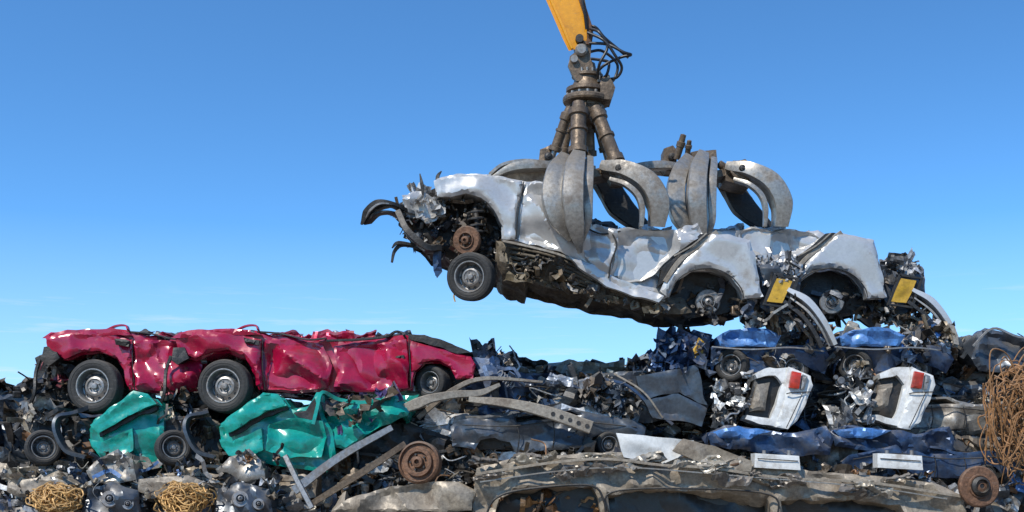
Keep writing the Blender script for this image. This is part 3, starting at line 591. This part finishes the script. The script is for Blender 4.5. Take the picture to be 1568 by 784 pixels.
T = one('crushed_navy_car', 'navy', [(985,562),(1010,532),(1040,520),(1062,504),(1092,512),(1086,545),(1066,572),(1010,578)], .35, 1.6, 'body_shell', cr=.16, f=2.2, step=.035)
slab(T.mb('yellow_trim', 'plate'), [(1048,550),(1060,538),(1072,516),(1080,522),(1076,542),(1062,560),(1054,572)], .2, .3, cr=.08, step=.03)
clutter(T.mb('torn_metal', 'scrap', False), [(960,565),(1010,530),(1060,510),(1080,560),(1000,585)], (.2,.5), 80, (.14,.42), [(.02,.05,.12),(.04,.08,.18),(.12,.15,.2),(.02,.02,.02)], 'plate'); T.done()
T = one('crushed_grey_car', 'slate', [(893,590),(915,572),(960,568),(1030,560),(1070,556),(1084,625),(1076,652),(1040,640),(985,648),(930,640),(902,618)], .3, 1.3, 'body_shell', cr=.10, f=1.6, step=.035)
tube(T.mb('bonnet_edge', 'navy'), [(910,578,.22),(960,590,.16),(1000,625,.16),(1030,650,.16)], .016, 'rect')
tube(T.mb('bonnet_rib', 'brown'), [(940,572,.18),(985,600,.12),(1015,640,.14)], .010, 'rect')
slab(T.mb('bonnet', 'slate'), [(975,575),(1068,558),(1082,622),(1040,600),(985,612)], .14, .26, cr=.04, edge=.02, step=.035)
slab(T.mb('door_skin', 'slate'), [(985,612),(1040,602),(1082,624),(1076,652),(1040,644),(1000,640)], .12, .22, cr=.05, edge=.02, step=.035)
clutter(T.mb('torn_metal', 'scrap', False), [(893,590),(960,568),(985,640),(910,630)], (.1,.3), 50, (.12,.34), PAL_DK+[(.06,.08,.11),(.2,.2,.2)], 'plate'); T.done()
def beam(name, mat, q, r, wb=.05, sec='chan', holes=0):
    T = Thing(name, P(*q[0])); tube(T.mb('rail', mat), q, r, sec, wb=wb)
    if holes:
        a = P(*q[-2]); c = P(*q[-1])
        for i in range(holes):
            p = a.lerp(c, (i+.5)/holes) + Vector((0,-wb,0)); lathe(T.mb('hole', 'dark'), p, (0,-1,0), [(.024,-.01),(.024,.008),(0,.008)], 12)
    T.done()
beam('chassis_rail', 'brown', [(604,632,.1),(640,618,.05),(662,610,.05),(700,604,.1),(735,602,.15),(764,590,.2)], [.04,.06,.045,.04,.035,.02], .06, 'rect')
beam('chassis_rail', 'brown', [(720,612,.1),(780,618,.0),(840,632,-.05),(905,655,-.05)], [.03,.05,.065,.07], .06, 'rect', 5)
beam('suspension_arm', 'brown', [(640,640,.3),(690,600,.3),(740,580,.3),(830,585,.4)], [.025,.03,.022,.012], .05, 'rect')
beam('steel_strut', 'rim', [(437,698,-.3),(455,735,-.35),(478,778,-.4)], .026, .03, 'rect')
beam('steel_strut', 'rim', [(450,752,-.3),(520,700,-.2),(600,655,-.1)], [.045,.04,.03], .05, 'chan')
beam('steel_strut', 'clawdk', [(480,770,-.3),(560,720,-.3),(620,680,-.2)], [.03,.035,.03], .05, 'chan')
T = one('crushed_fender', 'tan', [(505,784),(530,764),(580,750),(640,738),(700,738),(728,752),(720,784)], -.5, .1, cr=.10, f=1.8, step=.035); T.done()
T = Thing('brake_drum', P(641,708,-.4)); disc(T, 'drum', 'rust', 641, 708, -.42, 33, (-.25,-1,.1), ((.9,-.16),(1,-.1),(1,.0),(.9,.02),(.86,-.01),(.7,-.01),(.66,.03),(.5,.03),(.45,.0),(.28,.0),(.25,.06),(.12,.07),(.1,.03),(0,.03))); T.done()
T = Thing('brake_drum', P(1500,745,-.5)); disc(T, 'drum', 'rust', 1500, 745, -.5, 32, (.1,-1,.1)); lathe(T.mb('hub', 'dark'), P(1500,745,-.52), (.1,-1,.1), [(.10,0),(.10,.04),(.07,.07),(.06,.03),(0,.03)], 24); T.done()
T = Thing('crushed_brown_van', P(1050,750,-.3))
v_ol = [(725,744),(728,716),(780,704),(850,697),(930,692),(1010,696),(1090,706),(1200,716),(1330,728),(1430,738),(1478,760),(1490,860),(1400,900),(760,900),(722,840)]
h1 = [(752,800),(765,766),(790,752),(860,744),(908,746),(918,768),(922,800)]
h2 = [(936,800),(932,758),(1000,750),(1100,754),(1176,762),(1184,800)]
h3 = [(1200,800),(1198,766),(1300,766),(1380,774),(1400,800)]
slab(T.mb('body_shell', 'tan'), v_ol, -.45, .35, holes=(h1,h2,h3), cr=.10, f=1.9, edge=.06, step=.035)
slab(T.mb('window_glass', 'glass'), [(748,806),(760,756),(920,740),(1190,748),(1410,764),(1410,806)], -.2, -.15, cr=.08, f=1.5, step=.07)
tube(T.mb('roof_rail', 'tan'), [(728,726,-.50),(850,708,-.54),(930,703,-.55),(1010,712,-.52),(1090,717,-.54),(1200,732,-.52),(1330,739,-.52),(1470,760,-.46)], .014, 'rect', sm=10)
tube(T.mb('roof_gutter', 'claw'), [(735,738,-.50),(850,722,-.53),(960,716,-.54),(1120,728,-.54),(1330,746,-.52),(1450,764,-.46)], .007, 'rect', sm=10)
tube(T.mb('window_seal', 'dark'), [(744,790,-.5),(758,764,-.52),(800,750,-.52),(900,743,-.52),(924,765,-.52),(928,800,-.5)], .012)
tube(T.mb('window_seal', 'dark'), [(932,790,-.5),(936,754,-.52),(1050,748,-.52),(1180,758,-.52),(1190,800,-.5)], .010)
clutter(T.mb('cabin_debris', 'scrap', False), [(760,765),(910,752),(915,800),(760,800)], (-.35,-.15), 25, (.1,.3), PAL_RUST)
clutter(T.mb('roof_debris', 'scrap', False), [(735,700),(850,690),(1090,700),(1440,728),(1440,742),(1090,716),(850,706),(740,716)], (-.45,.3), 130, (.08,.3), PAL_MIX+PAL_RUST)
clutter(T.mb('roof_flakes', 'scrap'), [(735,706),(850,696),(1090,706),(1440,732),(1440,760),(1090,736),(850,722),(740,736)], (-.56,-.5), 24, (.2,.5), [(.3,.26,.2),(.16,.14,.12),(.34,.31,.26)], 'panel')
T.done()
T = one('torn_white_panel', 'white', [(943,663),(1000,668),(1062,674),(1070,690),(1010,712),(955,700)], -.4, -.36, cr=.06, edge=0, jag=.004, step=.035); T.done()
T = one('torn_grey_panel', 'tan', [(1046,672),(1090,682),(1152,706),(1150,722),(1090,718),(1030,690)], -.5, -.46, cr=.06, edge=0, jag=.004, step=.035); T.done()
for k, dx in enumerate((0, 188)):
    dy = .12*k
    T = Thing('crushed_blue_car', P(1150+dx, 520, .5+dy))
    slab(T.mb('roof_panel', 'blue'), [(1098,516),(1120,503),(1175,502),(1198,514),(1190,530),(1140,530),(1104,530)], .15+dy, 1.4, cr=.10, dx=dx, step=.03, f=2.4)
    slab(T.mb('lower_body', 'navy'), [(1090,530),(1200,528),(1262,530),(1275,550),(1262,572),(1235,560),(1212,548),(1185,560),(1175,575),(1150,572),(1145,550),(1120,538),(1098,550),(1090,575)], .3+dy, 1.4, cr=.10, dx=dx, step=.04, f=2)
    tube(T.mb('roof_rail', 'rim'), [(1090,531,.15+dy),(1150,535,.1+dy),(1210,532,.1+dy),(1262,538,.15+dy)], .008, 'rect', dx=dx)
    wheel(T, 1122+dx, 560, .35+dy, 25, (-.5,-1,0), w=.18); wheel(T, 1212+dx, 566, .4+dy, 24, (.2,-1,.1), w=.18)
    clutter(T.mb('torn_metal', 'scrap', False), [(1195,500),(1270,505),(1275,535),(1200,535)], (.3,1.2), 60, (.12,.32), PAL_MIX+[(.06,.17,.40)], dx=dx)
    clutter(T.mb('torn_metal', 'scrap', False), [(1090,530),(1270,530),(1270,556),(1090,556)], (.2,.7), 40, (.1,.26), PAL_MIX+[(.06,.17,.40)], dx=dx)
    T.done()
    T = Thing('wrecked_white_tailgate', P(1195+dx, 610, .1+dy))
    slab(T.mb('outer_skin', 'white'), [(1208,562),(1242,574),(1246,590),(1222,644),(1208,658),(1188,654),(1204,606)], -.02+dy, .4+dy, cr=.025, dx=dx, step=.035, edge=.03)
    slab(T.mb('side_skin', 'white'), [(1158,572),(1180,563),(1206,562),(1212,590),(1190,654),(1142,642),(1144,636),(1180,640),(1198,588),(1186,574),(1160,579)], .02+dy, .35+dy, cr=.02, dx=dx, step=.03, edge=.015)
    slab(T.mb('inner_cavity', 'dark'), [(1158,575),(1205,575),(1190,645),(1140,638)], .10+dy, .5+dy, cr=.05, dx=dx)
    slab(T.mb('brown_trim', 'brown'), [(1160,590),(1180,586),(1172,628),(1148,630)], .04+dy, .2+dy, cr=.04, dx=dx)
    slab(T.mb('tail_lamp', 'redlens'), [(1214,568),(1228,571),(1224,595),(1209,593)], -.07+dy, .02+dy, cr=.01, dx=dx, step=.03, edge=.015, jag=.001)
    slab(T.mb('lamp_reflector', 'rim'), [(1230,573),(1237,576),(1232,596),(1227,596)], -.06+dy, .02+dy, cr=.0, dx=dx, step=.03, jag=0, edge=.01)
    tube(T.mb('panel_gap', 'dark'), [(1242,600,-.03+dy),(1214,601,-.05+dy),(1204,603,-.03+dy)], .006, dx=dx)
    tube(T.mb('panel_gap', 'dark'), [(1230,600,-.04+dy),(1216,630,-.05+dy),(1204,655,-.03+dy)], .005, dx=dx)
    clutter(T.mb('white_tubes', 'scrap', False), [(1090,580),(1145,565),(1150,640),(1100,650)], (.0,.4), 45, (.12,.3), [(.6,.6,.58),(.4,.4,.4),(.1,.1,.1)], dx=dx)
    T.done()
    T = one('crushed_navy_bonnet', 'navy', [(1085,662),(1110,650),(1150,654),(1215,664),(1268,652),(1278,672),(1272,696),(1210,698),(1150,690),(1090,684)], -.15+dy, .8, 'bonnet', cr=.13, f=2.4, dx=dx, step=.03)
    slab(T.mb('folded_skin', 'blue'), [(1090,660),(1130,653),(1180,660),(1150,671),(1100,671)], -.22+dy, -.1+dy, cr=.10, dx=dx, step=.028, f=2.6); T.done()
    T = Thing('white_battery', P(1190+dx, 706, -.5)); slab(T.mb('case', 'white'), [(1156,694),(1224,698),(1226,720),(1156,716)], -.52+.05*k, -.3, cr=.008, dx=dx, step=.04, edge=.01, jag=.001)
    tube(T.mb('groove', 'dark'), [(1160,702,-.53+.05*k),(1222,706,-.53+.05*k)], .005, dx=dx)
    for t in (1170,1208): lathe(T.mb('terminal', 'rim'), P(t+dx, 694, -.42), (0,0,1), [(.02,-.02),(.02,.03),(0,.03)], 10)
    T.done()
T = one('crushed_dark_car', 'slate', [(1488,548),(1496,515),(1510,502),(1535,506),(1575,520),(1640,530),(1640,570),(1500,568)], .5, 1.7, 'body_shell', cr=.12, f=2, step=.04)
tube(T.mb('pillar', 'rim'), [(1490,530,.4),(1520,503,.35),(1560,516,.35),(1620,524,.4)], .012, 'rect'); T.done()
def tangle(name, mat, u, v, y, ru, rv, n, r, depth=.25):
    T = Thing(name, P(u, v, y)); m = T.mb('strand', mat)
    for i in range(n):
        a = R.uniform(.3,1); b2 = R.uniform(.3,1); t0 = R.uniform(0,6.3); L = R.uniform(1.5,5); cu = u+R.uniform(-.5,.5)*ru; cv = v+R.uniform(-.5,.5)*rv; yy = y+R.uniform(-depth,depth)
        tl = R.uniform(-1.2,1.2); q = []
        for k in range(9):
            t = t0+L*k/8; x = math.cos(t)*ru*a; z = math.sin(t)*rv*b2
            q.append((cu+x*math.cos(tl)-z*math.sin(tl)*.5+R.uniform(-3,3), cv+z+x*math.sin(tl)*.4+R.uniform(-3,3), yy+.1*math.sin(t+i)))
        tube(m, q, r*R.uniform(.6,1.4), 'tri', sm=4)
    T.done()
tangle('rusty_wire_tangle', 'wire', 1556, 640, -.1, 42, 75, 130, .007)
tangle('brass_wire_tangle', 'gold', 85, 764, -.42, 36, 18, 170, .007, .1)
tangle('brass_wire_tangle', 'gold', 282, 764, -.42, 36, 18, 170, .007, .1)
for k, dx in enumerate((0, 200)):
    T = Thing('engine_block', P(160+dx, 720, -.3))
    m = T.mb('casting', 'claw')
    slab(m, [(130,720),(150,700),(180,688),(200,704),(205,735),(180,742),(140,738)], -.3, .2, cr=.09, f=2.4, dx=dx, step=.03)
    slab(T.mb('sump', 'brown'), [(10,735),(90,728),(118,742),(110,756),(30,762),(8,752)], -.35, .1, cr=.05, f=1.5, dx=dx, step=.035)
    slab(T.mb('gearbox', 'slate'), [(125,790),(132,750),(170,738),(212,750),(218,800)], -.38, .1, cr=.10, f=2.4, dx=dx, step=.035)
    disc(T, 'pulley', 'rim', 168+dx, 764, -.44, 13, (.2,-1,.2)); disc(T, 'pulley', 'clawdk', 196+dx, 772, -.42, 9, (.2,-1,.2))
    clutter(T.mb('ancillaries', 'scrap', False), [(0,725),(225,690),(225,790),(0,790)], (-.4,-.05), 110, (.08,.24), PAL_LT, dx=dx)
    T.done()

# ---------------------------------------------------------------- ground, sky, sun, camera
me = bpy.data.meshes.new('ground'); n = 24; S = 600
me.from_pydata([(-S+2*S*i/n, -S+2*S*j/n, 0) for i in range(n+1) for j in range(n+1)], [], [(i*(n+1)+j, (i+1)*(n+1)+j, (i+1)*(n+1)+j+1, i*(n+1)+j+1) for i in range(n) for j in range(n)])
me.materials.append(surf('dirt_ground', (.16,.12,.085), 0, .9, .4, (.08,.06,.045), .6, 6, .3)); g = bpy.data.objects.new('ground', me); scene.collection.objects.link(g)

W = bpy.data.worlds.new('World'); scene.world = W; W.use_nodes = True; nt = W.node_tree
bg = nt.nodes['Background']; EL = math.radians(46); RT = math.radians(216)
sk = nd(nt, 'ShaderNodeTexSky', sky_type='NISHITA'); sk.sun_disc = False; sk.sun_elevation = EL; sk.sun_rotation = RT
sk.air_density = 1.0; sk.dust_density = .3; sk.ozone_density = 1.0
tc = nd(nt, 'ShaderNodeTexCoord'); mp = nd(nt, 'ShaderNodeMapping'); mp.inputs['Scale'].default_value = (1,1,1.7)
nt.links.new(tc.outputs['Generated'], mp.inputs[0]); nt.links.new(mp.outputs[0], sk.inputs[0])
mp2 = nd(nt, 'ShaderNodeMapping'); mp2.inputs['Scale'].default_value = (8,8,110); mp2.inputs['Location'].default_value = (1.1,.4,5); nt.links.new(tc.outputs['Generated'], mp2.inputs[0])
cn = noise_n(nt, mp2.outputs[0], 1.1, 7, .62); cr_ = ramp(nt, cn.outputs[0], .54, .78)
sp = nd(nt, 'ShaderNodeSeparateXYZ'); nt.links.new(tc.outputs['Generated'], sp.inputs[0])
bd = nd(nt, 'ShaderNodeMapRange'); bd.inputs[1].default_value = .11; bd.inputs[2].default_value = .16; bd.inputs[3].default_value = .65; bd.inputs[4].default_value = 0
nt.links.new(sp.outputs[2], bd.inputs[0])
mu = nd(nt, 'ShaderNodeMath', operation='MULTIPLY'); nt.links.new(cr_.outputs[0], mu.inputs[0]); nt.links.new(bd.outputs[0], mu.inputs[1])
c0 = mixc(nt, 1.0, sk.outputs[0], (.70,1.33,1.80), 'MULTIPLY')
hz = nd(nt, 'ShaderNodeMapRange'); hz.inputs[1].default_value = .05; hz.inputs[2].default_value = .20; hz.inputs[3].default_value = .5; hz.inputs[4].default_value = 0
nt.links.new(sp.outputs[2], hz.inputs[0])
c1 = mixc(nt, hz.outputs[0], c0, (4.2, 5.4, 6.3))
c = mixc(nt, mu.outputs[0], c1, (6.2, 6.6, 7.0))
nt.links.new(c, bg.inputs[0]); bg.inputs[1].default_value = .14

sl = bpy.data.lights.new('sun', 'SUN'); sl.energy = 5.0; sl.angle = math.radians(.5); sl.color = (1,.95,.86)
so = bpy.data.objects.new('sun', sl); scene.collection.objects.link(so)
d = Vector((math.sin(RT)*math.cos(EL), math.cos(RT)*math.cos(EL), math.sin(EL)))
so.rotation_euler = d.to_track_quat('Z', 'Y').to_euler(); so.location = d*30
cam = bpy.data.cameras.new('camera'); co = bpy.data.objects.new('camera', cam); scene.collection.objects.link(co)
co.location = (0, -D, ZC); co.rotation_euler = (math.pi/2, 0, 0); wd = 1568/PX
cam.sensor_width = 36; cam.lens = 36*D/wd; cam.shift_y = (392/PX + ZB - ZC)/wd; cam.clip_end = 3000
scene.camera = co
scene.view_settings.view_transform = 'Standard'; scene.view_settings.look = 'None'; scene.view_settings.exposure = 0
